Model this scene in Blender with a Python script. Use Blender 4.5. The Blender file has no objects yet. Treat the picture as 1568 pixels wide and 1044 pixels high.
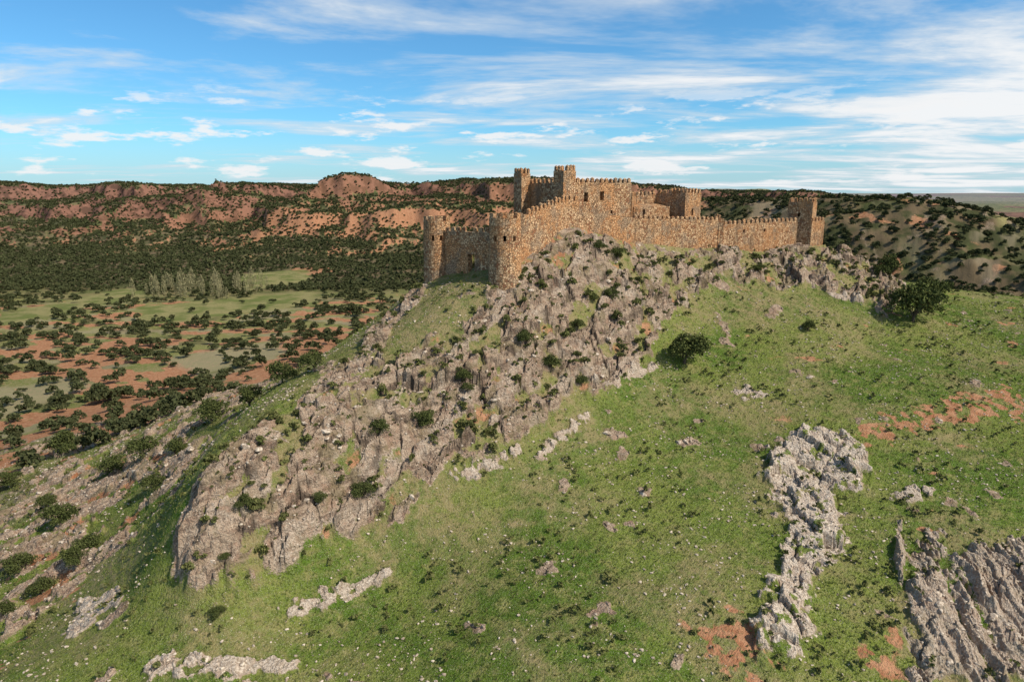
import bpy, math, random, bmesh
import numpy as np
from mathutils import Vector
random.seed(7); rng=np.random.default_rng(7)
TH=math.radians(12.15)
scene=bpy.context.scene
scene.view_settings.view_transform='Standard'; scene.view_settings.look='None'; scene.view_settings.exposure=0
# ---------------------------------------------------------------- noise
PERM=rng.permutation(256).astype(np.int32); PERM=np.concatenate([PERM,PERM])
ANG=rng.random(256)*2*np.pi; GX=np.cos(ANG).astype(np.float32); GY=np.sin(ANG).astype(np.float32)
R=[rng.random(256).astype(np.float32) for _ in range(6)]
def hsh(ix,iy,s): return PERM[PERM[(ix+s*37)&255]+((iy+s*91)&255)]
def perlin(x,y,s=0):
    x=np.asarray(x,np.float32); y=np.asarray(y,np.float32)
    fx=np.floor(x); fy=np.floor(y); ix=fx.astype(np.int32); iy=fy.astype(np.int32); dx=x-fx; dy=y-fy
    u=dx*dx*dx*(dx*(dx*6-15)+10); v=dy*dy*dy*(dy*(dy*6-15)+10)
    def g(a,b):
        h=hsh(ix+a,iy+b,s); return GX[h]*(dx-a)+GY[h]*(dy-b)
    n0=g(0,0); n0=n0+u*(g(1,0)-n0); n1=g(0,1); n1=n1+u*(g(1,1)-n1)
    return (n0+v*(n1-n0))*1.5
def fbm(x,y,o=4,s=0,ridge=False):
    t=0; a=1; f=1; n=0
    for i in range(o):
        p=perlin(x*f+i*17.3,y*f-i*9.1,s+i)
        t=t+a*((1-2*np.abs(p)) if ridge else p); n+=a; a*=.5; f*=2.03
    return t/n
def worley(x,y,s=0):
    ix=np.floor(x).astype(np.int32); iy=np.floor(y).astype(np.int32)
    f1=np.full(x.shape,9.,np.float32); f2=f1.copy(); hid=np.zeros(x.shape,np.int32); ox=np.zeros(x.shape,np.float32); oy=ox.copy()
    for a in (-1,0,1):
        for b in (-1,0,1):
            h=hsh(ix+a,iy+b,s); px=ix+a+R[0][h]-x; py=iy+b+R[1][h]-y; d=px*px+py*py
            c=d<f1; f2=np.where(c,f1,np.minimum(f2,d)); f1=np.where(c,d,f1); hid=np.where(c,h,hid); ox=np.where(c,px,ox); oy=np.where(c,py,oy)
    return np.sqrt(f1),np.sqrt(f2),hid,ox,oy
def facet(x,y,s,tilt=1.0,crk=.25):
    f1,f2,h,ox,oy=worley(x.astype(np.float32),y.astype(np.float32),s)
    cr=np.clip((f2-f1)/.14,0,1)
    return R[2][h]+tilt*((R[3][h]-.5)*ox+(R[4][h]-.5)*oy)-crk*(1-cr), cr
def sstep(a,b,x):
    t=np.clip((x-a)/(b-a),0,1); return t*t*(3-2*t)
# ---------------------------------------------------------------- terrain control heights
def ratio(py): return math.tan(math.atan((522-py)/1045.)-TH)
def ctrl(px,py,Y):
    u=(522-py)/1045.; yf=math.cos(TH)+u*math.sin(TH)
    return ((px-784)/1045./yf*Y, Y, ratio(py)*Y)
C=[(0,1044,66),(300,1044,64),(784,1044,62),(1200,1044,63),(1568,1044,66),(800,900,76),(1000,800,88),(1000,700,104),(1000,640,114),(1000,570,127),
(1300,640,116),(1250,760,96),(1300,900,77),(1500,860,83),(1500,700,106),(1400,600,124),(1540,600,126),(1200,560,132),(1200,480,152),(1200,430,166),
(1350,520,148),(1450,470,168),(1568,455,185),(1380,440,180),(1300,395,188),
(660,428,137),(720,425,131),(772,431,126),(800,400,131),(850,352,142),(880,345,147),(940,364,154),(1000,376,160),(1095,380,171),(1160,386,178),(1243,374,185),
(850,420,134),(850,500,124),(850,580,115),(850,650,107),(1000,440,150),(1000,500,138),(1100,450,155),(930,500,131),
(680,470,120),(620,520,113),(700,560,109),(700,640,101),(700,740,93),(560,600,100),(560,700,91),(560,800,86),(420,700,86),(420,800,80),(420,890,77),(330,800,78),(300,870,74.5),(270,900,75),
(600,500,120),(520,555,108),(430,612,97),(400,640,92),(300,740,82),(275,800,78),
(150,950,75),(200,900,80),(250,760,100),(200,720,125),(300,650,122),(440,585,128),(0,870,100),(100,850,100),(0,980,80),(0,780,135),(100,720,150),(0,700,185),(200,660,190),(350,600,190),(300,600,260),(500,520,350),(100,600,285),(0,650,245)]
P=[ctrl(*c) for c in C]
P+=[(0,30,-62),(-60,30,-66),(80,30,-64),(0,5,-70),(15,158,-5),(30,168,-7),(60,184,-10),(-2,142,-10),
(110,230,-38),(160,240,-45),(60,215,-30),(92,208,-22),(30,192,-20),(0,180,-26),(-22,168,-32),(-30,200,-56),(20,230,-60),(90,260,-60),(160,300,-62),
(-150,60,-85),(-200,150,-88),(-110,60,-77),(-100,30,-75),(-60,230,-72),(-20,260,-76),(-150,300,-85),(-250,250,-86),(60,330,-72),(0,400,-84),(-200,400,-85),(200,200,-42),(220,120,-50),(150,60,-58),(200,350,-66),(300,250,-60),(120,40,-62),(-250,500,-86),(300,450,-65)]
P=np.array(P,np.float64)
def tps(cp,reg=2e-3):
    n=len(cp); xy=cp[:,:2]/100.; d2=((xy[:,None]-xy[None])**2).sum(2); K=.5*d2*np.log(d2+1e-9)+reg*np.eye(n)
    A=np.zeros((n+3,n+3)); A[:n,:n]=K; A[:n,n]=1; A[:n,n+1:]=xy; A[n,:n]=1; A[n+1:,:n]=xy.T
    b=np.zeros(n+3); b[:n]=cp[:,2]; return xy,np.linalg.solve(A,b)
XY,WT=tps(P)
def near_h(x,y):
    x=np.asarray(x,np.float32).ravel()/100; y=np.asarray(y,np.float32).ravel()/100; out=np.full(x.shape,WT[len(XY)],np.float32)+np.float32(WT[-2])*x+np.float32(WT[-1])*y
    for i,(a,b) in enumerate(XY):
        d=(x-np.float32(a))**2+(y-np.float32(b))**2; out+=np.float32(.5*WT[i])*d*np.log(d+1e-9)
    return out
def far_h(x,y):
    r=np.hypot(x,y)
    base=-85+15*sstep(-50,250,x)+3*fbm(x/180,y/180,3,3)
    ax,ay,bx,by=110.,720.,272.,480.
    t=np.clip(((x-ax)*(bx-ax)+(y-ay)*(by-ay))/((bx-ax)**2+(by-ay)**2),0,1)
    d=np.hypot(x-ax-t*(bx-ax),y-ay-t*(by-ay)); d=d*(1+.38*fbm(x/60,y/60,5,5))
    hr=66*np.exp(-(d/125)**2); hr=hr+sstep(8,30,hr)*(5.5*(fbm(x/34,y/34,5,6,True)-.4))
    sp=fbm(x/300,y/560,3,8,True)
    edge=960+150*perlin(x/520,y*0+.3,11)-280*(sp-.4)
    top=21+8*perlin(x/260,y/260,14)-33*sstep(60,480,x)-75*sstep(620,1000,x-(y-1500)*.3)
    t=(y-edge)/680
    prof=.66*sstep(-.15,1.1,t)+.15*sstep(.48,.54,t)+.19*sstep(.80,.86,t)
    on=sstep(-.1,.3,t)*(1-sstep(.95,1.3,t))
    rng_=(top+85)*prof+on*(14*(fbm(x/90,y/140,5,13,True)-.5))
    for mx,my,mr,mh in ((-655,1420,125,19),(-330,1450,100,15),(-930,1600,160,9),(0,1600,260,9)):
        dm=np.hypot(x-mx,y-my)*(1+.45*fbm(x/50,y/50,4,17)); rng_=rng_+mh*(1-sstep(mr*.3,mr,dm))
    h=base+hr+np.maximum(rng_,0)
    h=h+sstep(2300,3200,r)*sstep(600,1100,x)*np.clip(12+34*fbm(x/700,y/500,4,27),0,36)
    h=h+np.where(y>900,3*fbm(x/45,y/45,3,19),0)+(0-h)*sstep(5500,9000,r)*.95
    return h+sstep(6000,9000,r)*20*perlin(x/2500,y/2500,31)
# ---------------------------------------------------------------- polar ground sheet
NA=1180; AM=math.radians(52)
aa=np.linspace(-AM,AM,NA)
rr=np.concatenate([np.linspace(4,46,24,endpoint=False),np.arange(46,120,.2),np.arange(120,240,.3)])
g=[240.]
while g[-1]<40000: g.append(g[-1]*1.011)
rr=np.concatenate([rr,g[0:]])
NR=len(rr)
RR,AA=np.meshgrid(rr,aa,indexing='ij')
X=(RR*np.sin(AA)).astype(np.float32); Y=(RR*np.cos(AA)).astype(np.float32)
nn=int(np.searchsorted(rr,470)); H=np.zeros_like(X)
k0=int(np.searchsorted(rr,250))
H[k0:]=far_h(X[k0:],Y[k0:])
hn=near_h(X[:nn],Y[:nn]).reshape(X[:nn].shape)
w=sstep(270,450,RR[:nn]); H[:nn]=hn*(1-w)+H[:nn]*w
def hgt(x,y,F=None):
    F=H if F is None else F
    x=np.asarray(x,float); y=np.asarray(y,float); r=np.hypot(x,y); a=np.arctan2(x,y)
    i=np.clip(np.interp(r,rr,np.arange(NR)),0,NR-1.001); j=np.clip((a+AM)/(2*AM)*(NA-1),0,NA-1.001)
    i0=i.astype(int); j0=j.astype(int); fi=i-i0; fj=j-j0
    return (F[i0,j0]*(1-fi)+F[i0+1,j0]*fi)*(1-fj)+(F[i0,j0+1]*(1-fi)+F[i0+1,j0+1]*fi)*fj
HB=H.copy()
def survey(px,py,far=False):
    u=(522-py)/1045.; yf=math.cos(TH)+u*math.sin(TH); k=(px-784)/1045./yf; s=ratio(py)
    ys=np.linspace(45,215,1400) if not far else np.geomspace(190,4000,3000)
    d=s*ys-hgt(k*ys,ys,HB); idx=np.where(d<0)[0]
    i=idx[0] if len(idx) else int(np.argmin(d)); return (round(float(k*ys[i]),1),round(float(ys[i]),1))
PX=dict(
rock_face=[(262,890),(275,800),(300,745),(350,690),(410,650),(470,600),(520,555),(560,548),(600,555),(690,512),(742,480),(760,440),(800,400),(850,352),(885,342),(940,370),(1000,380),(1100,385),(1200,380),(1245,372),(1300,395),(1360,420),(1385,440),(1370,480),(1330,470),(1290,455),(1240,440),(1190,440),(1120,430),(1060,450),(1040,480),(985,550),(940,590),(880,600),(840,660),(760,700),(690,715),(620,775),(560,810),(480,860),(400,895),(330,905)],
rock_b=[(560,520),(600,480),(640,440),(655,432),(645,460),(605,500),(580,540),(545,550)],
pale=[(1175,690),(1230,655),(1290,665),(1330,700),(1325,740),(1285,760),(1290,860),(1240,880),(1245,970),(1210,1010),(1150,1000),(1160,940),(1190,880),(1205,800),(1175,760)],
fins=[(1400,830),(1440,815),(1450,900),(1470,850),(1568,820),(1640,830),(1640,1044),(1400,1044),(1395,950)],
fin2=[(1368,880),(1372,800),(1382,805),(1384,870),(1378,900)],
st1=[(425,930),(600,865),(605,880),(520,920),(440,950)],st2=[(690,725),(790,690),(800,700),(740,735),(700,740)],
st3=[(820,705),(850,665),(900,630),(905,640),(870,670),(835,705)],st4=[(905,600),(960,570),(1010,555),(1015,562),(950,590)],
st5=[(100,975),(120,930),(150,915),(180,905),(190,920),(150,945),(112,985)],st6=[(215,1035),(240,1000),(300,1010),(470,1010),(460,1025),(380,1044),(230,1044)],
st7=[(1120,600),(1150,592),(1175,605),(1140,614)],st8=[(1355,770),(1400,745),(1430,755),(1410,775)],st9=[(1270,452),(1300,455),(1330,468),(1290,463)],
flank=[(0,800),(60,730),(130,700),(150,740),(230,690),(290,660),(300,690),(230,740),(170,780),(150,830),(90,850),(0,890)],
flank2=[(0,990),(0,930),(60,920),(110,885),(150,880),(60,950)],
soil1=[(1060,960),(1110,925),(1155,930),(1150,1000),(1190,1015),(1190,1044),(1100,1044)],soil2=[(1310,665),(1400,620),(1540,590),(1568,610),(1568,640),(1450,650),(1330,690)],
soil3=[(820,400),(870,345),(930,350),(980,380),(900,385),(860,420)],soil4=[(560,520),(590,490),(600,500),(570,540)],soil5=[(100,760),(250,690),(265,700),(140,790)],soil6=[(1290,1044),(1320,985),(1380,975),(1380,1044)])
PF=dict(f_green1=[(365,420),(470,412),(475,430),(380,447)],f_orange=[(440,412),(500,407),(520,415),(470,422)],f_pale=[(210,470),(470,445),(490,465),(220,500)],
f_green2=[(0,690),(90,668),(110,690),(0,725)],f_green3=[(0,480),(200,440),(230,452),(0,500)],f_red=[(60,650),(180,590),(330,590),(340,640),(150,690)],f_red2=[(90,560),(190,515),(260,525),(150,565)],f_red3=[(360,540),(480,510),(540,525),(500,545)],f_tan=[(0,600),(110,575),(150,590),(0,640)],f_tan2=[(250,550),(420,520),(440,540),(300,575)],f_dark=[(1525,333),(1640,331),(1640,352),(1540,352)])
W={k:[survey(*p) for p in v] for k,v in PX.items()}; W.update({k:[survey(*p,True) for p in v] for k,v in PF.items()})
BUSH=[(1050,568,75),(1405,500,82),(1430,470,60),(1365,437,48),(1238,510,25),(708,592,36),(716,612,22),(650,658,44),(842,577,34),(890,597,24),(580,685,38),(555,780,42),(492,795,28),(378,800,34),(345,865,20),(806,545,32),(332,950,30),(945,408,30),(918,400,24),(910,470,22),(938,475,28),(885,510,24),(1160,430,20),
(100,697,60),(165,737,50),(218,712,56),(25,885,55),(130,852,50),(60,912,45),(90,810,60),(235,758,42),(70,785,32),(15,750,40),(115,878,45),(430,592,50),(480,572,45),(320,650,60),(380,625,45),(5,955,40),(265,700,40)]
WB=[survey(a,b)+(c,) for a,b,c in BUSH]
# ---------------------------------------------------------------- masks
def pmask(poly,x,y,soft=1.2,namp=1.5,nsc=4.):
    poly=np.array(poly,np.float32); m=np.zeros(x.shape,np.float32); pad=soft+namp+1
    sel=(x>poly[:,0].min()-pad)&(x<poly[:,0].max()+pad)&(y>poly[:,1].min()-pad)&(y<poly[:,1].max()+pad)
    xs=x[sel]; ys=y[sel]
    if xs.size==0: return m
    d=np.full(xs.shape,1e9,np.float32); ins=np.zeros(xs.shape,bool); n=len(poly)
    for i in range(n):
        ax,ay=poly[i]; bx,by=poly[(i+1)%n]; ex,ey=bx-ax,by-ay; L=ex*ex+ey*ey+1e-9
        t=np.clip(((xs-ax)*ex+(ys-ay)*ey)/L,0,1); d=np.minimum(d,(xs-ax-t*ex)**2+(ys-ay-t*ey)**2)
        c=((ay>ys)!=(by>ys))&(xs<ex*(ys-ay)/(ey+(1e-9 if ey>=0 else -1e-9))+ax); ins^=c
    sd=np.where(ins,1,-1)*np.sqrt(d)+namp*fbm(xs/nsc,ys/nsc,4,41)
    m[sel]=sstep(-soft,soft,sd); return m
nk=int(np.searchsorted(rr,262)); x=X[:nk]; y=Y[:nk]
rock=np.maximum(pmask(W['rock_face'],x,y,.8,3.6,6),pmask(W['rock_b'],x,y,.8,1.5,4))
pale=pmask(W['pale'],x,y,.9,3.0,3); fins=np.maximum(pmask(W['fins'],x,y,.7,2.8,3),pmask(W['fin2'],x,y,.4,.6,3))
strips=0
for k in ('st1','st2','st3','st4','st5','st6','st7','st8','st9'): strips=np.maximum(strips,pmask(W[k],x,y,.4,1.6,2))
strips=strips*sstep(-.35,-.1,fbm(x/1.8,y/1.8,3,43))
flank=np.maximum(pmask(W['flank'],x,y,1.,4.,8)*sstep(-.02,.14,fbm(x/7,y/4,4,44)),pmask(W['flank2'],x,y,1.,3.,6)*sstep(-.1,.1,fbm(x/5,y/3,4,45)))
nout=fbm(x/7,y/7,4,47)
misc=sstep(.32,.42,nout)*.9
lflank=sstep(-30,-55,x)*sstep(80,95,y)*sstep(.08,.22,fbm(x/10,y/6,4,49))
soil=0
for k in ('soil1','soil2','soil3','soil4','soil5','soil6'): soil=np.maximum(soil,pmask(W[k],x,y,2.8,4.0,3.5))
soil=soil*sstep(-.3,.3,fbm(x/2.5,y/2.5,4,46)+.05)
soil=np.maximum(soil,.6*sstep(.30,.5,fbm(x/9,y/6,4,48))*sstep(20,60,x))
soil=np.maximum(soil,.7*sstep(-50,-62,x)*sstep(.1,.3,fbm(x/9,y/6,4,50)))
castle_poly=[(-18,139),(-3,124),(13,145),(51,171),(82,184),(78,192),(46,180),(10,166)]
cas=pmask(castle_poly,x,y,3.0,0,4)
u=x*.63+y*.77; v=-x*.77+y*.63
wx=fbm(x/6,y/6,3,51)*1.8; wy=fbm(x/6,y/6,3,55)*1.8
wx=wx+.30*fbm(x/1.2,y/1.2,2,57); wy=wy+.30*fbm(x/1.2,y/1.2,2,59)
fa,ca=facet((u+wx)/11,(v+wy)/4.2,3,1.8,.12); fb,cb=facet((u+wx)/5.2,(v+wy)/1.8,4,1.6,.2); fc,cc=facet((u+wx*.5)/1.7,(v+wy*.5)/.8,5,1.5,.25)
sl=fbm((u+2*wx)/16,(v+wy)/2.4,4,58,True)
rough=fbm(x/1.1,y/1.1,4,61,True)
crag=1.75*(fa-.4)+.9*(fb-.4)+.38*(fc-.4)+1.35*(sl-.2)+.26*rough
f3,c3=facet((x+wx)/3.0,(y+wy)/4.8,6,1.5,.3); f4,c4=facet((x+wx*.4)/1.1,(y+wy*.4)/1.3,7,1.3)
slab=.45+1.5*(f3-.35)+.28*(f4-.4)+.18*rough
ffx=(x-.06*y+wx*.8)
fin=1.0*(np.abs(perlin(ffx/1.7,y/30,70))*2.2+.6*np.abs(perlin(ffx/.7,y/14,72)))-.4+.35*(f4-.4)+.7*(f3-.4)
fgap=sstep(.04,.20,np.abs(perlin(ffx/1.7,y/30,70))+.14*rough)
terr=np.sin((HB[:nk]+.9*fbm(x/9,y/9,3,73))*6.0)
tmask=sstep(-.1,.25,fbm(x/14,y/14,3,74))
grass=.6*fbm(x/22,y/22,3,71)+.2*fbm(x/3,y/3,4,75)+.05*terr*tmask
ledge=sstep(.0,.16,fbm((u)/9,v/5,5,81)+.10*sstep(135,150,y))*sstep(.85,.4,fb)
att=1-.85*cas
allrock=np.clip(np.maximum.reduce([rock*(1-.85*ledge),pale*(.35+.65*sstep(-.25,-.05,fbm(x/2.2,y/2.2,3,62))),fins*(.25+.75*fgap),strips,flank,misc*.8,lflank]),0,1)
D=grass+rock*att*(crag*(1-.6*ledge)+.1)+pale*slab+fins*fin+strips*(.35+.45*slab*.7)+np.maximum(flank,lflank)*(.6*crag+.4)*(1-rock)+misc*(1-rock)*.35*(f4+.3)
H[:nk]+=(D*(1-sstep(235,262,RR[:nk]))).astype(np.float32)
crev_shade=np.ones_like(X); crev_shade[:nk]=1-np.maximum(rock,.6*fins)*(1-(.45+.55*ca)*(.3+.7*cb)*(.6+.4*cc))  # mask for shade painted into the rock clefts
M_rock=np.zeros_like(X); M_rock[:nk]=allrock
M_soil=np.zeros_like(X); M_soil[:nk]=np.maximum(soil,.55*rock*ledge*sstep(.05,.3,fbm(x/5,y/5,3,82)))
M_pale=np.zeros_like(X); M_pale[:nk]=np.maximum(np.maximum(pale,strips*.8),np.maximum(.5*fins,.4*rock*sstep(.0,.35,fbm(u/8,v/3,4,83))))
M_scrub=np.zeros_like(X); M_haze_tint=np.clip(sstep(700,8000,RR),0,1).astype(np.float32)
gpatch=fbm(x/16,y/16,5,85)
M_dry=np.zeros_like(X); M_dry[:nk]=np.clip(sstep(-.05,.32,gpatch)*.75+.35*tmask*sstep(.3,.95,terr)+.9*rock*ledge+.9*sstep(34,10,np.hypot(x+12,y-118))+.7*sstep(140,160,y)*sstep(95,55,x),0,1)
v0=int(np.searchsorted(rr,150)); xv=X[v0:]; yv=Y[v0:]; hv=HB[v0:]
low=sstep(-58,-68,hv)
red=sstep(.02,.16,fbm(xv/42,yv/22,5,91)+.18*np.exp(-((xv+140)/120)**2-((yv-290)/70)**2))*low*(1-sstep(500,620,yv))
dyy=np.gradient(HB[v0:],axis=0)/np.gradient(RR[v0:],axis=0)[:, :1]; dxx=np.gradient(HB[v0:],axis=1)/(RR[v0:]*(aa[1]-aa[0])+1e-6)
slope=np.hypot(dyy,dxx)
band=.5+.5*np.sin(hv/2.6+2*fbm(xv/90,yv/90,3,95))
hill=sstep(780,950,yv)*(RR[v0:]<4500)
cliff=hill*sstep(.40,.65,slope+.12*band)
redh=hill*sstep(.24,.50,slope+.22*band-.11+.40*fbm(xv/70,yv/90,5,97))
rh=sstep(280,340,yv)*(1-sstep(700,800,yv))*sstep(40,110,xv)
greyh=rh*sstep(.08,.26,fbm(xv/30,yv/30,5,99))
rgr=rh*sstep(.12,.26,fbm(xv/45,yv/45,4,121))
M_soil[v0:]=np.maximum(M_soil[v0:],np.maximum(red,redh*.85)); M_soil[v0:]=np.maximum(M_soil[v0:],.7*rh*sstep(.2,.35,fbm(xv/30,yv/30,4,101)))
M_dry[v0:]=np.maximum(M_dry[v0:]*(1-low),np.maximum(low*(.65+.8*fbm(xv/40,yv/25,4,103)),rh))
M_scrub[v0:]=np.clip(np.maximum(sstep(520,680,yv)*(1-.7*redh)*(1-.5*sstep(1800,3500,RR[v0:])),np.maximum(rh,low*.55*sstep(0,.3,fbm(xv/30,yv/20,4,105)))),0,1)
fld_r=sstep(1700,2300,RR[v0:])*sstep(300,700,xv); M_soil[v0:]=np.maximum(M_soil[v0:]*(1-.7*fld_r),fld_r*sstep(.06,.12,perlin(xv/420,yv/900,107))*.6)
M_field=np.zeros_like(X); M_field[v0:]=np.maximum(.45*greyh,.55*low*sstep(.05,.15,fbm(xv/48,yv/20,4,108))*(1-sstep(480,600,yv))*(1-red)); M_fg=np.zeros_like(X); M_fg[v0:]=np.maximum(fld_r*sstep(-.1,.0,perlin(xv/500,yv/1100,109))*.8,.25*rgr)
for k in PF:
    m=pmask(W[k],X[v0:],Y[v0:],4,8,20)
    if k in('f_orange','f_red','f_red2','f_red3'): M_soil[v0:]=np.maximum(M_soil[v0:],m); M_field[v0:]*=1-m
    elif 'green' in k or 'dark' in k or 'pale' in k: m=m*(.85 if 'dark' not in k else 1); M_fg[v0:]=np.maximum(M_fg[v0:],m); M_soil[v0:]*=1-m; M_scrub[v0:]*=1-m; M_field[v0:]*=1-m
    else: M_field[v0:]=np.maximum(M_field[v0:],m*.6); M_soil[v0:]*=1-m*.6; M_scrub[v0:]*=1-m
M_rock[v0:]=np.maximum(M_rock[v0:],.5*rh*sstep(.16,.32,fbm(xv/14,yv/14,4,111)))
# ---------------------------------------------------------------- mesh helper
def mesh_np(name,V,F,mat,smooth=False,attrs=None):
    me=bpy.data.meshes.new(name); V=np.ascontiguousarray(V,np.float32); F=np.ascontiguousarray(F,np.int32); k=F.shape[1]
    me.vertices.add(len(V)); me.vertices.foreach_set('co',V.ravel()); me.loops.add(F.size); me.loops.foreach_set('vertex_index',F.ravel())
    me.polygons.add(len(F)); me.polygons.foreach_set('loop_start',np.arange(0,F.size,k,dtype=np.int32)); me.polygons.foreach_set('loop_total',np.full(len(F),k,np.int32))
    sm=smooth if isinstance(smooth,np.ndarray) else np.full(len(F),smooth,bool)
    me.polygons.foreach_set('use_smooth',sm); me.update(calc_edges=True)
    for n,A in (attrs or {}).items():
        at=me.attributes.new(n,'FLOAT_COLOR','POINT'); at.data.foreach_set('color',np.ascontiguousarray(A,np.float32).ravel())
    me.materials.append(mat); o=bpy.data.objects.new(name,me); scene.collection.objects.link(o); return o
# ---------------------------------------------------------------- materials
class NT:
    def __init__(s,name):
        s.m=bpy.data.materials.new(name); s.m.use_nodes=True; s.t=s.m.node_tree; s.t.nodes.clear(); s.n=s.t.nodes; s.l=s.t.links
        s.out=s.n.new('ShaderNodeOutputMaterial'); s.b=s.n.new('ShaderNodeBsdfDiffuse'); s.l.new(s.b.outputs[0],s.out.inputs[0])
        s.pos=s.n.new('ShaderNodeNewGeometry').outputs['Position']
    def set(s,i,v):
        if isinstance(v,bpy.types.NodeSocket): s.l.new(v,i)
        elif isinstance(v,(tuple,list)): i.default_value=(*v,1) if len(v)==3 and len(i.default_value)==4 else v
        else: i.default_value=v
    def noise(s,sc,det=5,rough=.6,vec=None,out=0,dist=0):
        n=s.n.new('ShaderNodeTexNoise'); n.inputs['Scale'].default_value=sc; n.inputs['Detail'].default_value=det; n.inputs['Roughness'].default_value=rough; n.inputs['Distortion'].default_value=dist; s.l.new(vec or s.pos,n.inputs['Vector']); return n.outputs[out]
    def vor(s,sc,vec=None,feat='F1',out='Distance'):
        n=s.n.new('ShaderNodeTexVoronoi'); n.feature=feat; n.inputs['Scale'].default_value=sc; s.l.new(vec or s.pos,n.inputs['Vector']); return n.outputs[out]
    def ramp(s,f,a,b,lo=0.,hi=1.):
        n=s.n.new('ShaderNodeMapRange'); n.interpolation_type='SMOOTHSTEP'; s.set(n.inputs[0],f); n.inputs[1].default_value=a; n.inputs[2].default_value=b; n.inputs[3].default_value=lo; n.inputs[4].default_value=hi; return n.outputs[0]
    def mix(s,f,a,b,mode='MIX'):
        n=s.n.new('ShaderNodeMix'); n.data_type='RGBA'; n.blend_type=mode; s.set(n.inputs[0],f); s.set(n.inputs[6],a); s.set(n.inputs[7],b); return n.outputs[2]
    def math(s,op,a,b=0.):
        n=s.n.new('ShaderNodeMath'); n.operation=op; s.set(n.inputs[0],a); s.set(n.inputs[1],b); return n.outputs[0]
    def attr(s,name):
        n=s.n.new('ShaderNodeAttribute'); n.attribute_name=name; q=s.n.new('ShaderNodeSeparateColor'); s.l.new(n.outputs['Color'],q.inputs[0]); return q.outputs
    def mapt(s,sc,rot=(0,0,0)):
        n=s.n.new('ShaderNodeMapping'); n.vector_type='TEXTURE'; n.inputs['Scale'].default_value=sc; n.inputs['Rotation'].default_value=rot; s.l.new(s.pos,n.inputs[0]); return n.outputs[0]
    def bump(s,h,dist,st=1.,prev=None):
        n=s.n.new('ShaderNodeBump'); n.inputs['Distance'].default_value=dist; n.inputs['Strength'].default_value=st; s.set(n.inputs['Height'],h)
        if prev: s.l.new(prev,n.inputs['Normal'])
        return n.outputs[0]
    def done(s,c,nrm=None):
        s.set(s.b.inputs['Color'],c)
        if nrm: s.l.new(nrm,s.b.inputs['Normal'])
        return s.m
g=NT('ground')
a=g.attr('m1'); b=g.attr('m2'); c3_=g.attr('m3')
nbig=g.noise(.05,3); nmid=g.noise(.6,5,.7); nf=g.noise(3.5,3,.7); nff=g.noise(11,1,.7)
gr=g.mix(g.ramp(nbig,.42,.58),(.088,.145,.018),(.175,.205,.040)); gr=g.mix(g.ramp(nmid,.46,.66),gr,(.235,.22,.07)); gr=g.mix(g.ramp(nf,.46,.66,0,.85),gr,(.058,.08,.015))
gr=g.mix(g.math('MULTIPLY',b[0],g.ramp(nmid,.32,.58,.15,.85)),gr,(.27,.205,.10)); gr=g.mix(g.ramp(nff,.61,.71,0,.75),gr,(.48,.45,.31))
strat=g.noise(1.,4,.72,g.mapt((5.,.9,.9),(.25,0,math.radians(50.7))))
rk=g.mix(g.ramp(strat,.38,.56),(.185,.125,.088),(.425,.305,.21)); rk=g.mix(g.ramp(nf,.46,.66,0,.65),rk,(.54,.42,.305)); rk=g.mix(g.ramp(nmid,.50,.62,0,.75),rk,(.34,.21,.14))
rk=g.mix(g.ramp(nff,.50,.62,0,.75),rk,(.10,.075,.055)); rk=g.mix(g.ramp(g.noise(.22,4,.7),.50,.60,0,.6),rk,(.17,.135,.068))
rk=g.mix(g.ramp(c3_[0],.75,.2,0,.85),rk,(.065,.048,.036))  # cleft shade painted as a darker rock colour
pl=g.mix(g.ramp(nf,.38,.58),(.34,.26,.19),(.64,.53,.415)); pl=g.mix(g.ramp(nff,.54,.66,0,.5),pl,(.19,.15,.11)); pl=g.mix(g.ramp(nmid,.50,.62,0,.7),pl,(.41,.30,.215)); rk=g.mix(a[2],rk,pl)
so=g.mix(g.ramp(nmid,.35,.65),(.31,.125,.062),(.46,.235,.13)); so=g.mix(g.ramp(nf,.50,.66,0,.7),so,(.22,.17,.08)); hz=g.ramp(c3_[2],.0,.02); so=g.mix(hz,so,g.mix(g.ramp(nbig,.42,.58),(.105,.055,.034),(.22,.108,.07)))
th=lambda m,n,k=.55: g.ramp(g.math('ADD',m,g.math('MULTIPLY',g.math('SUBTRACT',n,.5),k)),.38,.62)
scr=g.mix(g.ramp(nbig,.42,.58),(.060,.063,.028),(.145,.105,.06))
fg=g.mix(g.ramp(nbig,.4,.6),(.13,.15,.045),(.27,.23,.10)); fg=g.mix(g.ramp(nmid,.5,.65,0,.6),fg,(.10,.10,.04))
col=g.mix(b[1],gr,scr); col=g.mix(th(a[1],nmid,.9),col,so); col=g.mix(c3_[1],col,(.33,.26,.165)); col=g.mix(b[2],col,fg); col=g.mix(th(a[0],nf,.8),col,rk); col=g.mix(c3_[2],col,(.22,.21,.26))  # last mix paints distance haze into the far ground's base colour
GM=g.done(col,g.bump(g.math('ADD',nf,g.math('MULTIPLY',strat,1.3)),.42,.95))
V=np.stack([X,Y,H],-1).reshape(-1,3)
ii=(np.arange(NR-1)[:,None]*NA+np.arange(NA-1)[None]).ravel(); F=np.stack([ii,ii+1,ii+NA+1,ii+NA],1)[:, ::-1]
z1=np.ones_like(X)
att_={'m1':np.stack([M_rock,M_soil,M_pale,z1],-1),'m2':np.stack([M_dry,M_scrub,M_fg,z1],-1),'m3':np.stack([crev_shade,M_field,M_haze_tint*.5,z1],-1)}
mesh_np('ground',V,F,GM,(M_rock.ravel()[ii]<.6),att_)
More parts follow.
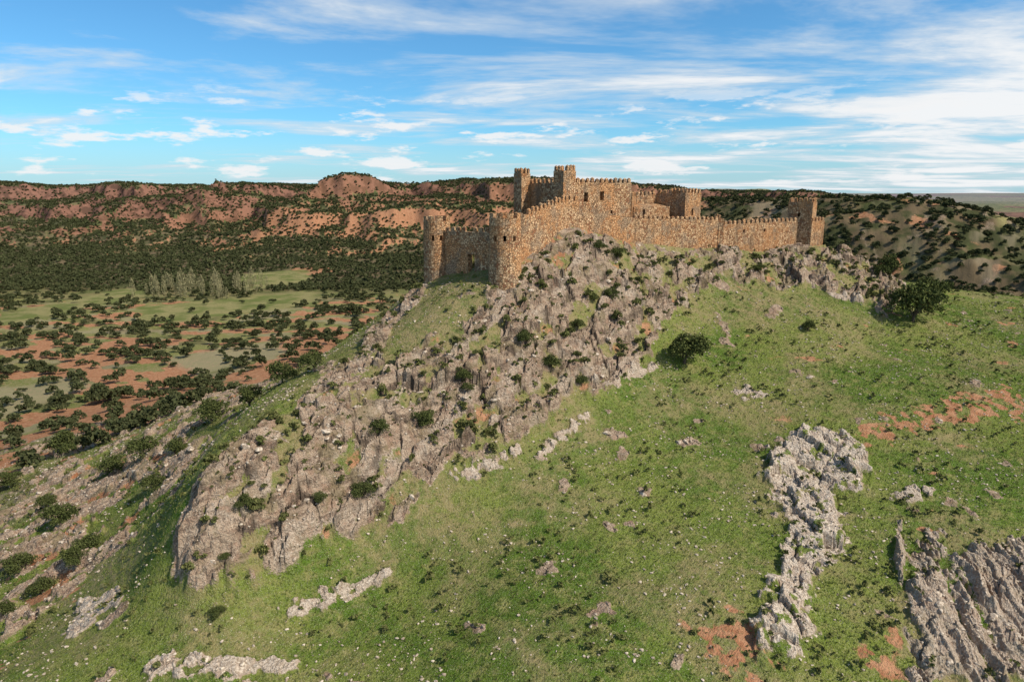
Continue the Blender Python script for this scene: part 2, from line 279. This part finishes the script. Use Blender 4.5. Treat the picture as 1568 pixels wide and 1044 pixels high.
s=NT('castle_stone'); vc=s.vor(2.3,out='Color'); q=s.n.new('ShaderNodeSeparateColor'); s.l.new(vc,q.inputs[0])
st=s.mix(q.outputs[0],(.37,.21,.105),(.70,.46,.265)); st=s.mix(s.ramp(q.outputs[1],.70,.80),st,(.27,.125,.065)); st=s.mix(s.ramp(s.noise(.16,4),.42,.60,0,.65),st,(.54,.255,.105)); st=s.mix(s.ramp(s.noise(.30,5,.7),.50,.62,0,.75),st,(.31,.225,.15))
st=s.mix(s.ramp(s.noise(.6,3,.7,s.mapt((1,1,5))),.54,.68,0,.6),st,(.16,.11,.07))
mo=s.ramp(s.vor(2.3,feat='DISTANCE_TO_EDGE'),0,.10); st=s.mix(mo,(.19,.12,.07),st); st=s.mix(s.ramp(s.noise(5,3,.7),.50,.7,0,.5),st,(.17,.105,.062))
SM=s.done(st,s.bump(mo,.16,1.))
# ---------------------------------------------------------------- castle
class Build:
    def __init__(s): s.v=[]; s.f=[]
    def hexa(s,b,t):
        n=len(s.v); s.v+=list(b)+list(t); s.f+=[(n,n+3,n+2,n+1),(n+4,n+5,n+6,n+7)]+[(n+i,n+(i+1)%4,n+4+(i+1)%4,n+4+i) for i in range(4)]
    def pyr(s,t,ap):
        n=len(s.v); s.v+=list(t)+[ap]; s.f+=[(n+i,n+(i+1)%4,n+4) for i in range(4)]
    def make(s,name,parent,mat):
        me=bpy.data.meshes.new(name); me.from_pydata([tuple(map(float,p)) for p in s.v],[],s.f); me.materials.append(mat); me.update()
        o=bpy.data.objects.new(name,me); scene.collection.objects.link(o); o.parent=parent; return o
def merlon(B,p,d,n,w,t,z,h):
    c=[(p[0]-d[0]*w/2,p[1]-d[1]*w/2),(p[0]+d[0]*w/2,p[1]+d[1]*w/2)]
    c=[c[0],c[1],(c[1][0]+n[0]*t,c[1][1]+n[1]*t),(c[0][0]+n[0]*t,c[0][1]+n[1]*t)]
    B.hexa([(a,b,z) for a,b in c],[(a,b,z+h) for a,b in c]); mx=sum(a for a,b in c)/4; my=sum(b for a,b in c)/4
    B.pyr([(a,b,z+h) for a,b in c],(mx,my,z+h+.28))
def wall(B,a,b,zb,zt,th=1.2,ops=(),mer=True,pitch=1.4,trim=0,steps=0,mh=.85):
    L=math.hypot(b[0]-a[0],b[1]-a[1]); d=((b[0]-a[0])/L,(b[1]-a[1])/L); n=(-d[1],d[0])
    S={trim,L-trim}
    for o in ops: S|={o[0],o[1]}
    if steps:
        for i in range(1,steps): S.add(trim+(L-2*trim)*i/steps)
    S=sorted(S)
    def pt(s_,off,z): return (a[0]+d[0]*s_+n[0]*off,a[1]+d[1]*s_+n[1]*off,z)
    def zl(pair,s_): return pair[0]+(pair[1]-pair[0])*s_/L
    for s0,s1 in zip(S[:-1],S[1:]):
        m=(s0+s1)/2; o=[o for o in ops if o[0]<=m<=o[1]]
        B0,B1=zl(zb,s0),zl(zb,s1); T0,T1=(zl(zt,m),)*2 if steps else (zl(zt,s0),zl(zt,s1))
        segs=[(B0,B1,T0,T1)] if not o else [(B0,B1,o[0][2],o[0][2]),(o[0][3],o[0][3],T0,T1)]
        for z0,z1_,z2,z3 in segs:
            B.hexa([pt(s0,0,z0),pt(s1,0,z1_),pt(s1,th,z1_),pt(s0,th,z0)],[pt(s0,0,z2),pt(s1,0,z3),pt(s1,th,z3),pt(s0,th,z2)])
        if mer:
            k=max(1,int(round((s1-s0)/pitch))) if steps else 0
            for i in range(k):
                ss=s0+(i+.5)*(s1-s0)/k
                if random.random()>.07: merlon(B,pt(ss,.003,0)[:2],d,n,pitch*.56,.5,T0-.002,mh+random.uniform(-.15,.12))
    if mer and not steps:
        k=int(round((L-2*trim)/pitch))
        for i in range(k):
            ss=trim+(i+.5)*(L-2*trim)/k
            if random.random()>.05: merlon(B,pt(ss,.003,0)[:2],d,n,pitch*.56,.5,zl(zt,ss)-.02,mh+random.uniform(-.15,.12))
def sqtower(B,cs,zb,zt,th=.8,ops=None,pitch=1.3,mh=.95):
    ops=ops or {}
    for i in range(4):
        a_,b_=cs[i],cs[(i+1)%4]; L=math.hypot(b_[0]-a_[0],b_[1]-a_[1]); wall(B,a_,b_,(zb,zb),(zt,zt),th,ops.get(i,()),True,L/max(3,round(L/pitch)),0 if i%2==0 else th+.002,mh=mh)
    cx=sum(c[0] for c in cs)/4; cy=sum(c[1] for c in cs)/4; q=[(cx+(c[0]-cx)*.86,cy+(c[1]-cy)*.86) for c in cs]
    B.hexa([(x_,y_,zt-1.2) for x_,y_ in q],[(x_,y_,zt-.35) for x_,y_ in q])
def rect(o,d,w,dp):
    n=(-d[1],d[0]); return [o,(o[0]+d[0]*w,o[1]+d[1]*w),(o[0]+d[0]*w+n[0]*dp,o[1]+d[1]*w+n[1]*dp),(o[0]+n[0]*dp,o[1]+n[1]*dp)]
def rtower(B,cx,cy,r,zb,zt,th=.8,N=30,nm=9,slits=()):
    def P_(k,rad,z): t=2*math.pi*k/N; return (cx+rad*math.cos(t),cy+rad*math.sin(t),z)
    H_=zt-zb
    def rad(z): return r*(1.10-.10*min(1,(z-zb)/H_))
    for k in range(N):
        iv=[(zb,zb+.35*H_),(zb+.35*H_,zt)]
        for (kk,z0,z1_) in slits:
            if kk==k: iv=[(zb,z0),(z1_,zt)]
        for z0,z1_ in iv:
            B.hexa([P_(k,rad(z0),z0),P_(k+1,rad(z0),z0),P_(k+1,r-th,z0),P_(k,r-th,z0)],[P_(k,rad(z1_),z1_),P_(k+1,rad(z1_),z1_),P_(k+1,r-th,z1_),P_(k,r-th,z1_)])
    for i in range(nm):
        k0_=i*N/nm; kw=N/nm*.58
        for j in range(2):
            ka=k0_+kw*j/2; kb=k0_+kw*(j+1)/2; h=.9
            B.hexa([P_(ka,r,zt-.002),P_(kb,r,zt-.002),P_(kb,r-.5,zt-.002),P_(ka,r-.5,zt-.002)],[P_(ka,r,zt+h),P_(kb,r,zt+h),P_(kb,r-.5,zt+h),P_(ka,r-.5,zt+h)])
    n=len(B.v); B.v+=[P_(k,r-th+.05,zt-.5) for k in range(N)]; B.f.append(tuple(range(n,n+N)))
castle=bpy.data.objects.new('castle',None); castle.location=(0,0,0); scene.collection.objects.link(castle)
B=Build(); rtower(B,-15.0,138,2.65,-20,-5.2,slits=((21,-9,-8),(24,-9,-8))); B.make('round_tower_gate_side',castle,SM)
B=Build(); rtower(B,-1.3,127,2.9,-20,-4.3,slits=((22,-8.4,-7.4),(25,-8.4,-7.4),(19,-8.4,-7.4))); B.make('round_tower_corner',castle,SM)
B=Build(); wall(B,(-13.2,135.6),(-3.2,128.9),(-21,-21),(-7.2,-7.0),1.4,ops=((5.6,7.2,-21,-11.4),)); 
wall(B,(-19,150),(-15.6,140.5),(-24,-21),(-7,-6.6),1.2); B.make('gate_wall',castle,SM)
B=Build(); wall(B,(.6,129.0),(11.9,145.6),(-20,-12),(-4.6,-1.0),1.4,steps=7); wall(B,(11.9,145.6),(14.2,147.3),(-13,-13),(-1.2,-1.6),1.4)
B.make('climbing_curtain_wall',castle,SM)
B=Build(); wall(B,(14.2,147.3),(27.5,157),(-14,-15),(-3.6,-5.4),1.3,steps=4,mer=False); wall(B,(27.5,157),(51.2,171.5),(-15,-18),(-5.4,-6.3),1.3,pitch=1.5,mh=.6)
B.make('main_curtain_wall',castle,SM)
B=Build(); wall(B,(51.3,171.4),(75.5,183),(-19,-18),(-7.5,-7.0),1.3,pitch=1.5,ops=((8,8.6,-9.6,-8.8),(15,15.6,-9.6,-8.8))); wall(B,(51.3,174.5),(51.3,171.6),(-19,-19),(-6,-6),1.2); B.make('east_curtain_wall',castle,SM)
pc=[(11.6,150.0),(27.4,160.4),(18.6,171),(3.0,160.5)]
B=Build()
wall(B,pc[0],pc[1],(-12,-12),(2.4,2.4),1.2,ops=((5.0,6.1,-1.7,.3),(9.6,10.7,-1.4,.5),(12.8,13.4,-4.4,-3.6)),pitch=1.4)
wall(B,pc[1],pc[2],(-12,-12),(2.4,2.4),1.2,trim=1.21); wall(B,pc[2],pc[3],(-14,-14),(2.4,2.4),1.2); wall(B,pc[3],pc[0],(-14,-14),(2.3,2.3),1.2,trim=1.21)
cx=sum(c[0] for c in pc)/4; cy=sum(c[1] for c in pc)/4; q_=[(cx+(c[0]-cx)*.87,cy+(c[1]-cy)*.87) for c in pc]
B.hexa([(a_,b_,.9) for a_,b_ in q_],[(a_,b_,1.5) for a_,b_ in q_]); B.make('palace_block',castle,SM)
B=Build(); sqtower(B,rect((8.9,150.6),(.62,-.78),3.2,3.6),-12,4.8); B.make('keep_tower',castle,SM)
B=Build(); sqtower(B,rect((.4,159.6),(.62,-.78),2.8,2.6),-14,4.5,pitch=.95); B.make('north_square_tower',castle,SM)
B=Build(); gt=rect((42.0,168.8),(.80,.60),6.0,5.0); sqtower(B,gt,-14,.2,ops={0:((2.5,3.2,-5.2,-3.6),)}); 
wall(B,(36.0,174.4),(41.9,169.6),(-14,-14),(.1,.1),1.0); wall(B,(30.5,170.5),(36.0,174.4),(-14,-14),(-.4,-.2),1.0); wall(B,(27.8,161.4),(30.4,170.4),(-13,-13),(-.6,-.6),1.0)
B.make('south_tower_and_hall',castle,SM)
B=Build(); wall(B,(28.6,163.2),(38.6,170.2),(-12,-12),(-3.0,-3.0),.8,mer=False,ops=((3,3.8,-5,-3.6),)); wall(B,(28.6,167),(28.6,163.4),(-12,-12),(-3.0,-3.0),.8,mer=False)
B.hexa([(28.7,163.9,-3.3),(38.2,170.6,-3.3),(36,173.6,-3.3),(28.7,168,-3.3)],[(28.7,163.9,-3.05),(38.2,170.6,-3.05),(36,173.6,-2.4),(28.7,168,-2.4)]); B.make('courtyard_house',castle,SM)
B=Build(); jt=rect((73.9,186.2),(.83,-.56),6.2,5.5); sqtower(B,jt,-20,-2.1,ops={0:((2.6,3.2,-6,-5),)}); 
wall(B,(79.2,182.7),(84,186),(-20,-20),(-7,-7),1.2); B.make('end_tower',castle,SM)
B=Build(); wall(B,(86,188.5),(93.5,192.5),(-25,-25),(-15.6,-16.4),1.0,steps=4,mh=.3); B.make('outwork_wall',castle,SM)
# ---------------------------------------------------------------- foliage
def foliage_mat(name,c0,c1,c2):
    s=NT(name); gi=s.n.new('ShaderNodeNewGeometry').outputs['Random Per Island']
    c=s.mix(gi,c0,c1); c=s.mix(s.ramp(s.noise(.9,1),.45,.65,0,.8),c,c2)
    return s.done(c)
FM=foliage_mat('oak_foliage',(.038,.048,.016),(.115,.125,.042),(.075,.088,.027))
FW=foliage_mat('woodland_foliage',(.038,.046,.019),(.095,.097,.042),(.058,.064,.028))
FO=foliage_mat('poplar_foliage',(.22,.19,.10),(.33,.29,.16),(.26,.24,.12))
BK=NT('bark'); BK=BK.done((.09,.07,.05))
def quads(c,size,r):
    n=len(c); d1=r.normal(size=(n,3)); d1/=np.linalg.norm(d1,axis=1)[:,None]; d2=np.cross(d1,r.normal(size=(n,3))); d2/=np.linalg.norm(d2,axis=1)[:,None]
    s_=(size*(.6+.8*r.random(n)))[:,None]; k=.45+.5*r.random(n)[:,None]
    v=np.stack([c-d1*s_,c-d2*s_*k,c+d1*s_,c+d2*s_*k],1).reshape(-1,3); return v,np.arange(4*n).reshape(-1,4)
def crown(n,seed,lobes=14,size=.05,hscale=.42):
    r=np.random.default_rng(seed); L=[]
    for i in range(lobes):
        t=r.random()*2*np.pi; q=r.random()**.6*.34; L.append((q*np.cos(t),q*np.sin(t),.2+r.random()*hscale*.9*(1-q),.13+.10*r.random()))
    L=np.array(L); k=r.integers(0,lobes,n); d=r.normal(size=(n,3)); d/=np.linalg.norm(d,axis=1)[:,None]; d[:,2]=np.where(d[:,2]<-.3,-d[:,2]*.6,d[:,2])
    c=L[k,:3]+d*(L[k,3]*(.55+.5*r.random(n)**.5))[:,None]*np.array([1,1,.85]); c[:,2]=np.maximum(c[:,2],.02+.05*r.random(n)); return quads(c,size,r)
def limb(p,q,r0,r1,n=6):
    p=np.array(p,float); q=np.array(q,float); d=q-p; d/=np.linalg.norm(d); a_=np.cross(d,(0.3,1,0.1)); a_/=np.linalg.norm(a_); b_=np.cross(d,a_)
    v=[]
    for P0,r_ in ((p,r0),(q,r1)):
        for i in range(n): t=2*np.pi*i/n; v.append(P0+r_*(a_*np.cos(t)+b_*np.sin(t)))
    return np.array(v),np.array([(i,(i+1)%n,n+(i+1)%n,n+i) for i in range(n)])
protos=[]
for i in range(5):
    v,f=crown(3200,100+i,13+i,.021); vs=[v]; fs=[f]; off=len(v)
    for j in range(6):
        if j==0: lv,lf=limb((0,0,-.08),(0.01,0,.2),.035,.024)
        else: t=j*1.3+i; lv,lf=limb((0.01,0,.12),(.22*math.cos(t),.22*math.sin(t),.38),.018,.007)
        vs.append(lv); fs.append(lf+off); off+=len(lv)
    o=mesh_np('tmp',np.concatenate(vs),np.concatenate(fs),FM); me=o.data; me.materials.append(BK)
    mi=np.zeros(len(me.polygons),np.int32); mi[len(f):]=1; me.polygons.foreach_set('material_index',mi); bpy.data.objects.remove(o); me.name='holm_oak_mesh'; protos.append(me)
for i,(bx,by,wp) in enumerate(WB):
    wd=wp*by/1045*1.12; small=wd<3.2
    o=bpy.data.objects.new('bush' if small else 'holm_oak',protos[i%5]); scene.collection.objects.link(o)
    o.location=(bx,by+wd*.15,float(hgt(bx,by+wd*.15))-.04*wd); o.scale=(wd,wd,wd*random.uniform(.95,1.15)); o.rotation_euler=(0,0,random.random()*6.28)
def scatter(name,pv,pf,xs,ys,sc,mat,sink=.0,zs=None,smooth=False):
    n=len(xs); zs=hgt(xs,ys) if zs is None else zs; pk=rng.integers(0,len(pv),n); Vs=[];Fs=[];off=0
    for k in range(len(pv)):
        id_=np.where(pk==k)[0]; m=len(id_)
        if m==0: continue
        t=rng.random(m)*2*np.pi; c,s_=np.cos(t),np.sin(t); b_=pv[k]; s3=sc[id_]; st=.8+.5*rng.random(m)
        vx=(b_[None,:,0]*c[:,None]-b_[None,:,1]*s_[:,None])*s3[:,None]+xs[id_][:,None]; vy=(b_[None,:,0]*s_[:,None]+b_[None,:,1]*c[:,None])*s3[:,None]+ys[id_][:,None]
        vz=b_[None,:,2]*(s3*st)[:,None]+(zs[id_]-sink*s3)[:,None]
        Vs.append(np.stack([vx,vy,vz],-1).reshape(-1,3)); Fs.append((pf[k][None]+(np.arange(m)*len(b_))[:,None,None]+off).reshape(-1,pf[k].shape[1])); off+=m*len(b_)
    return mesh_np(name,np.concatenate(Vs),np.concatenate(Fs),mat,smooth)
md=[crown(260,200+i,7,.075) for i in range(5)]; lo=[crown(20,300+i,4,.24) for i in range(5)]
def inview(n,y0,y1,lim=.95):
    ys=np.sqrt(rng.random(n)*(y1**2-y0**2)+y0**2); xs=(rng.random(n)*2-1)*lim*ys; return xs,ys
def sampm(F,xs,ys): return hgt(xs,ys,F)
xs,ys=inview(14000,165,640,.95); dn=fbm(xs/38,ys/24,3,201)+.45*fbm(xs/9,ys/9,2,205); base=hgt(xs,ys)
fld=sampm(M_fg,xs,ys)
left=(xs<60)&(base<-56); right=(xs>=60)&(ys>290)
keep=((left&(dn>.28))|(right&(dn>-.25))|(left&(rng.random(len(xs))<.18)))&((fld<.3)|(rng.random(len(xs))<.06))
xs,ys=xs[keep],ys[keep]; sc=np.where(xs<60,3.8+4.4*rng.random(len(xs)),2.6+3.5*rng.random(len(xs)))
scatter('valley_oak_woodland',[a_ for a_,_ in md],[b_ for _,b_ in md],xs,ys,sc,FW,.03)
xs,ys=inview(130000,600,1900,.82); dn=fbm(xs/90,ys/120,3,211); rdm=sampm(M_soil,xs,ys); fld=sampm(M_fg,xs,ys); clf=np.zeros_like(X); clf[v0:]=cliff; clf=sampm(clf,xs,ys)
pr=.78+.7*dn-.10*rdm-.30*clf-.12*((ys>600)&(ys<850)); keep=(rng.random(len(xs))<pr)&(fld<.3)&((xs<700)|(rng.random(len(xs))<.2)); xs,ys=xs[keep][:95000],ys[keep][:95000]
scatter('hill_woodland',[a_ for a_,_ in lo],[b_ for _,b_ in lo],xs,ys,2.8+3.4*rng.random(len(xs)),FW,.03)
pp=[]
for i in range(3):
    r=np.random.default_rng(400+i); n=420; z=r.random(n); w_=.11*np.sin(np.pi*np.clip(z*.95+.05,0,1))**.7; t=r.random(n)*6.28; c=np.stack([w_*np.cos(t),w_*np.sin(t),.08+.92*z],1); v,f=quads(c,.020,r); lv,lf=limb((0,0,0),(0,0,.8),.012,.004); pp.append((np.concatenate([v,lv]),np.concatenate([f,lf+len(v)])))
n=44; xs=-315+95*rng.random(n); ys=555+70*rng.random(n); scatter('poplar_grove',[a_ for a_,_ in pp],[b_ for _,b_ in pp],xs,ys,11+8*rng.random(n),FO)
def tuft(seed,k=5):
    r=np.random.default_rng(seed); v=[];f=[]
    for i in range(k):
        t=r.random()*6.28; q=r.random()*.35; b0=np.array([q*math.cos(t),q*math.sin(t),-.05]); s_=r.random()*6.28; wv=np.array([math.cos(s_),math.sin(s_),0])*.13; top=b0+np.array([.3*math.cos(t),.3*math.sin(t),.7+.4*r.random()])
        v+=[b0-wv,b0+wv,top]; f.append((3*i,3*i+1,3*i+2))
    return np.array(v),np.array(f)
GT=foliage_mat('grass_blades',(.10,.15,.025),(.27,.26,.095),(.15,.175,.043)); WD=foliage_mat('weed_leaves',(.075,.085,.025),(.16,.155,.055),(.105,.105,.04))
tp=[tuft(i) for i in range(6)]
xs,ys=inview(100000,46,175,.85); k=(sampm(M_rock,xs,ys)<.25)&(sampm(M_soil,xs,ys)<.5)&(rng.random(len(xs))<1.1-.5*sampm(M_dry,xs,ys)); xs,ys=xs[k],ys[k]; scatter('grass',[a_ for a_,_ in tp],[b_ for _,b_ in tp],xs,ys,.14+.22*rng.random(len(xs)),GT)
tw=[crown(26,500+i,3,.16) for i in range(4)]
xs,ys=inview(11000,46,200,.9); dn=fbm(xs/12,ys/12,3,221); k=(dn>-.05); xs,ys=xs[k],ys[k]; scatter('low_shrubs',[a_ for a_,_ in tw],[b_ for _,b_ in tw],xs,ys,.35+1.2*rng.random(len(xs))**3,WD)
xs,ys=inview(14000,70,215,.8); rm=np.zeros_like(X); rm[:nk]=rock; k=(sampm(rm,xs,ys)>.5)&(fbm(xs/10,ys/10,3,223)>-.2)&(rng.random(len(xs))<.6); cm=np.zeros_like(X); cm[:nk]=cas; k&=sampm(cm,xs,ys)<.3; xs,ys=xs[k],ys[k]; scatter('rock_shrubs',[a_ for a_,_ in md],[b_ for _,b_ in md],xs,ys,.4+2.2*rng.random(len(xs))**2.2,WD,.1)
def stone(seed,sub=1):
    bm=bmesh.new(); bmesh.ops.create_icosphere(bm,subdivisions=sub,radius=.5); v=np.array([p.co[:] for p in bm.verts]); f=np.array([[q.index for q in p.verts] for p in bm.faces]); bm.free(); r=np.random.default_rng(seed)
    for _ in range(7):
        d_=r.normal(size=3); d_/=np.linalg.norm(d_); o=.22+.2*r.random(); e=v@d_-o; v=v-np.maximum(e,0)[:,None]*d_
    return v*np.array([1.2,.8,.65]),f
s=NT('stone'); ST=s.done(s.mix(s.ramp(s.noise(3,3),.4,.6),(.28,.21,.15),(.57,.47,.36)))
sp=[stone(i,2) for i in range(6)]; ss=[stone(i,1) for i in range(6)]
xs,ys=inview(34000,46,180,.88); dn=fbm(xs/8,ys/8,3,231); k=(dn>-.05)|(sampm(M_rock,xs,ys)>.3); xs,ys=xs[k],ys[k]; scatter('stones',[a_ for a_,_ in ss],[b_ for _,b_ in ss],xs,ys,.11+.5*rng.random(len(xs))**3,ST,-.1)
xs,ys=inview(4500,46,200,.88); k=(sampm(M_rock,xs,ys)>.4); xs,ys=xs[k],ys[k]; scatter('boulders',[a_ for a_,_ in sp],[b_ for _,b_ in sp],xs,ys,.4+1.4*rng.random(len(xs))**3,ST,.12)
# ---------------------------------------------------------------- sun, sky, camera
EL=math.radians(45); hx,hy=.89,-.456
sv=Vector((hx*math.cos(EL),hy*math.cos(EL),math.sin(EL)))
L=bpy.data.lights.new('sun','SUN'); L.energy=5.0; L.angle=math.radians(.5); L.color=(1,.95,.86); lo_=bpy.data.objects.new('sun',L); lo_.rotation_euler=sv.to_track_quat('Z','Y').to_euler(); scene.collection.objects.link(lo_)
wd=bpy.data.worlds.new('World'); scene.world=wd; wd.use_nodes=True; t=wd.node_tree; t.nodes.clear()
k=NT.__new__(NT); k.t=t; k.n=t.nodes; k.l=t.links
out=k.n.new('ShaderNodeOutputWorld'); bg=k.n.new('ShaderNodeBackground'); k.l.new(bg.outputs[0],out.inputs[0]); bg.inputs[1].default_value=.1
sk=k.n.new('ShaderNodeTexSky'); sk.sky_type='NISHITA'; sk.sun_disc=False; sk.sun_elevation=EL; sk.sun_rotation=math.atan2(hx,hy); sk.altitude=1000
tc=k.n.new('ShaderNodeTexCoord').outputs['Generated']; k.pos=tc
sx=k.n.new('ShaderNodeSeparateXYZ'); k.l.new(tc,sx.inputs[0]); z=k.math('MAXIMUM',sx.outputs[2],0.); zc=k.math('ADD',z,.05)
cb=k.n.new('ShaderNodeCombineXYZ'); k.l.new(k.math('DIVIDE',sx.outputs[0],zc),cb.inputs[0]); k.l.new(k.math('MULTIPLY',k.math('DIVIDE',sx.outputs[1],zc),1.5),cb.inputs[1]); pv=cb.outputs[0]
na=k.noise(.38,7,.62,pv,dist=.35); bias=k.math('MULTIPLY',sx.outputs[0],.13); cc_=k.math('ADD',na,bias); ca_=k.ramp(cc_,.44,.60,0,.7)
mp=k.n.new('ShaderNodeMapping'); mp.inputs['Scale'].default_value=(8,8,34); k.l.new(tc,mp.inputs[0]); nb=k.noise(1.0,6,.6,mp.outputs[0])
cbm=k.math('MULTIPLY',k.ramp(nb,.54,.62),k.math('MULTIPLY',k.ramp(z,.005,.02),k.ramp(z,.16,.09)))
skc=k.mix(1.,sk.outputs[0],(.60,1.18,1.50),'MULTIPLY')
c=k.mix(k.ramp(z,.10,.0,0,.6),skc,(4.9,6.6,7.8)); c=k.mix(ca_,c,(6.9,7.6,8.2)); c=k.mix(k.ramp(cc_,.54,.66,0,.92),c,(9.2,9.3,9.4)); c=k.mix(k.math('MULTIPLY',cbm,.9),c,(9,9.1,9.2)); k.l.new(c,bg.inputs[0])
cam=bpy.data.cameras.new('camera'); cam.lens=24; cam.sensor_width=36; cam.clip_end=90000; co=bpy.data.objects.new('camera',cam); co.rotation_euler=(math.pi/2-TH,0,0); scene.collection.objects.link(co); scene.camera=co
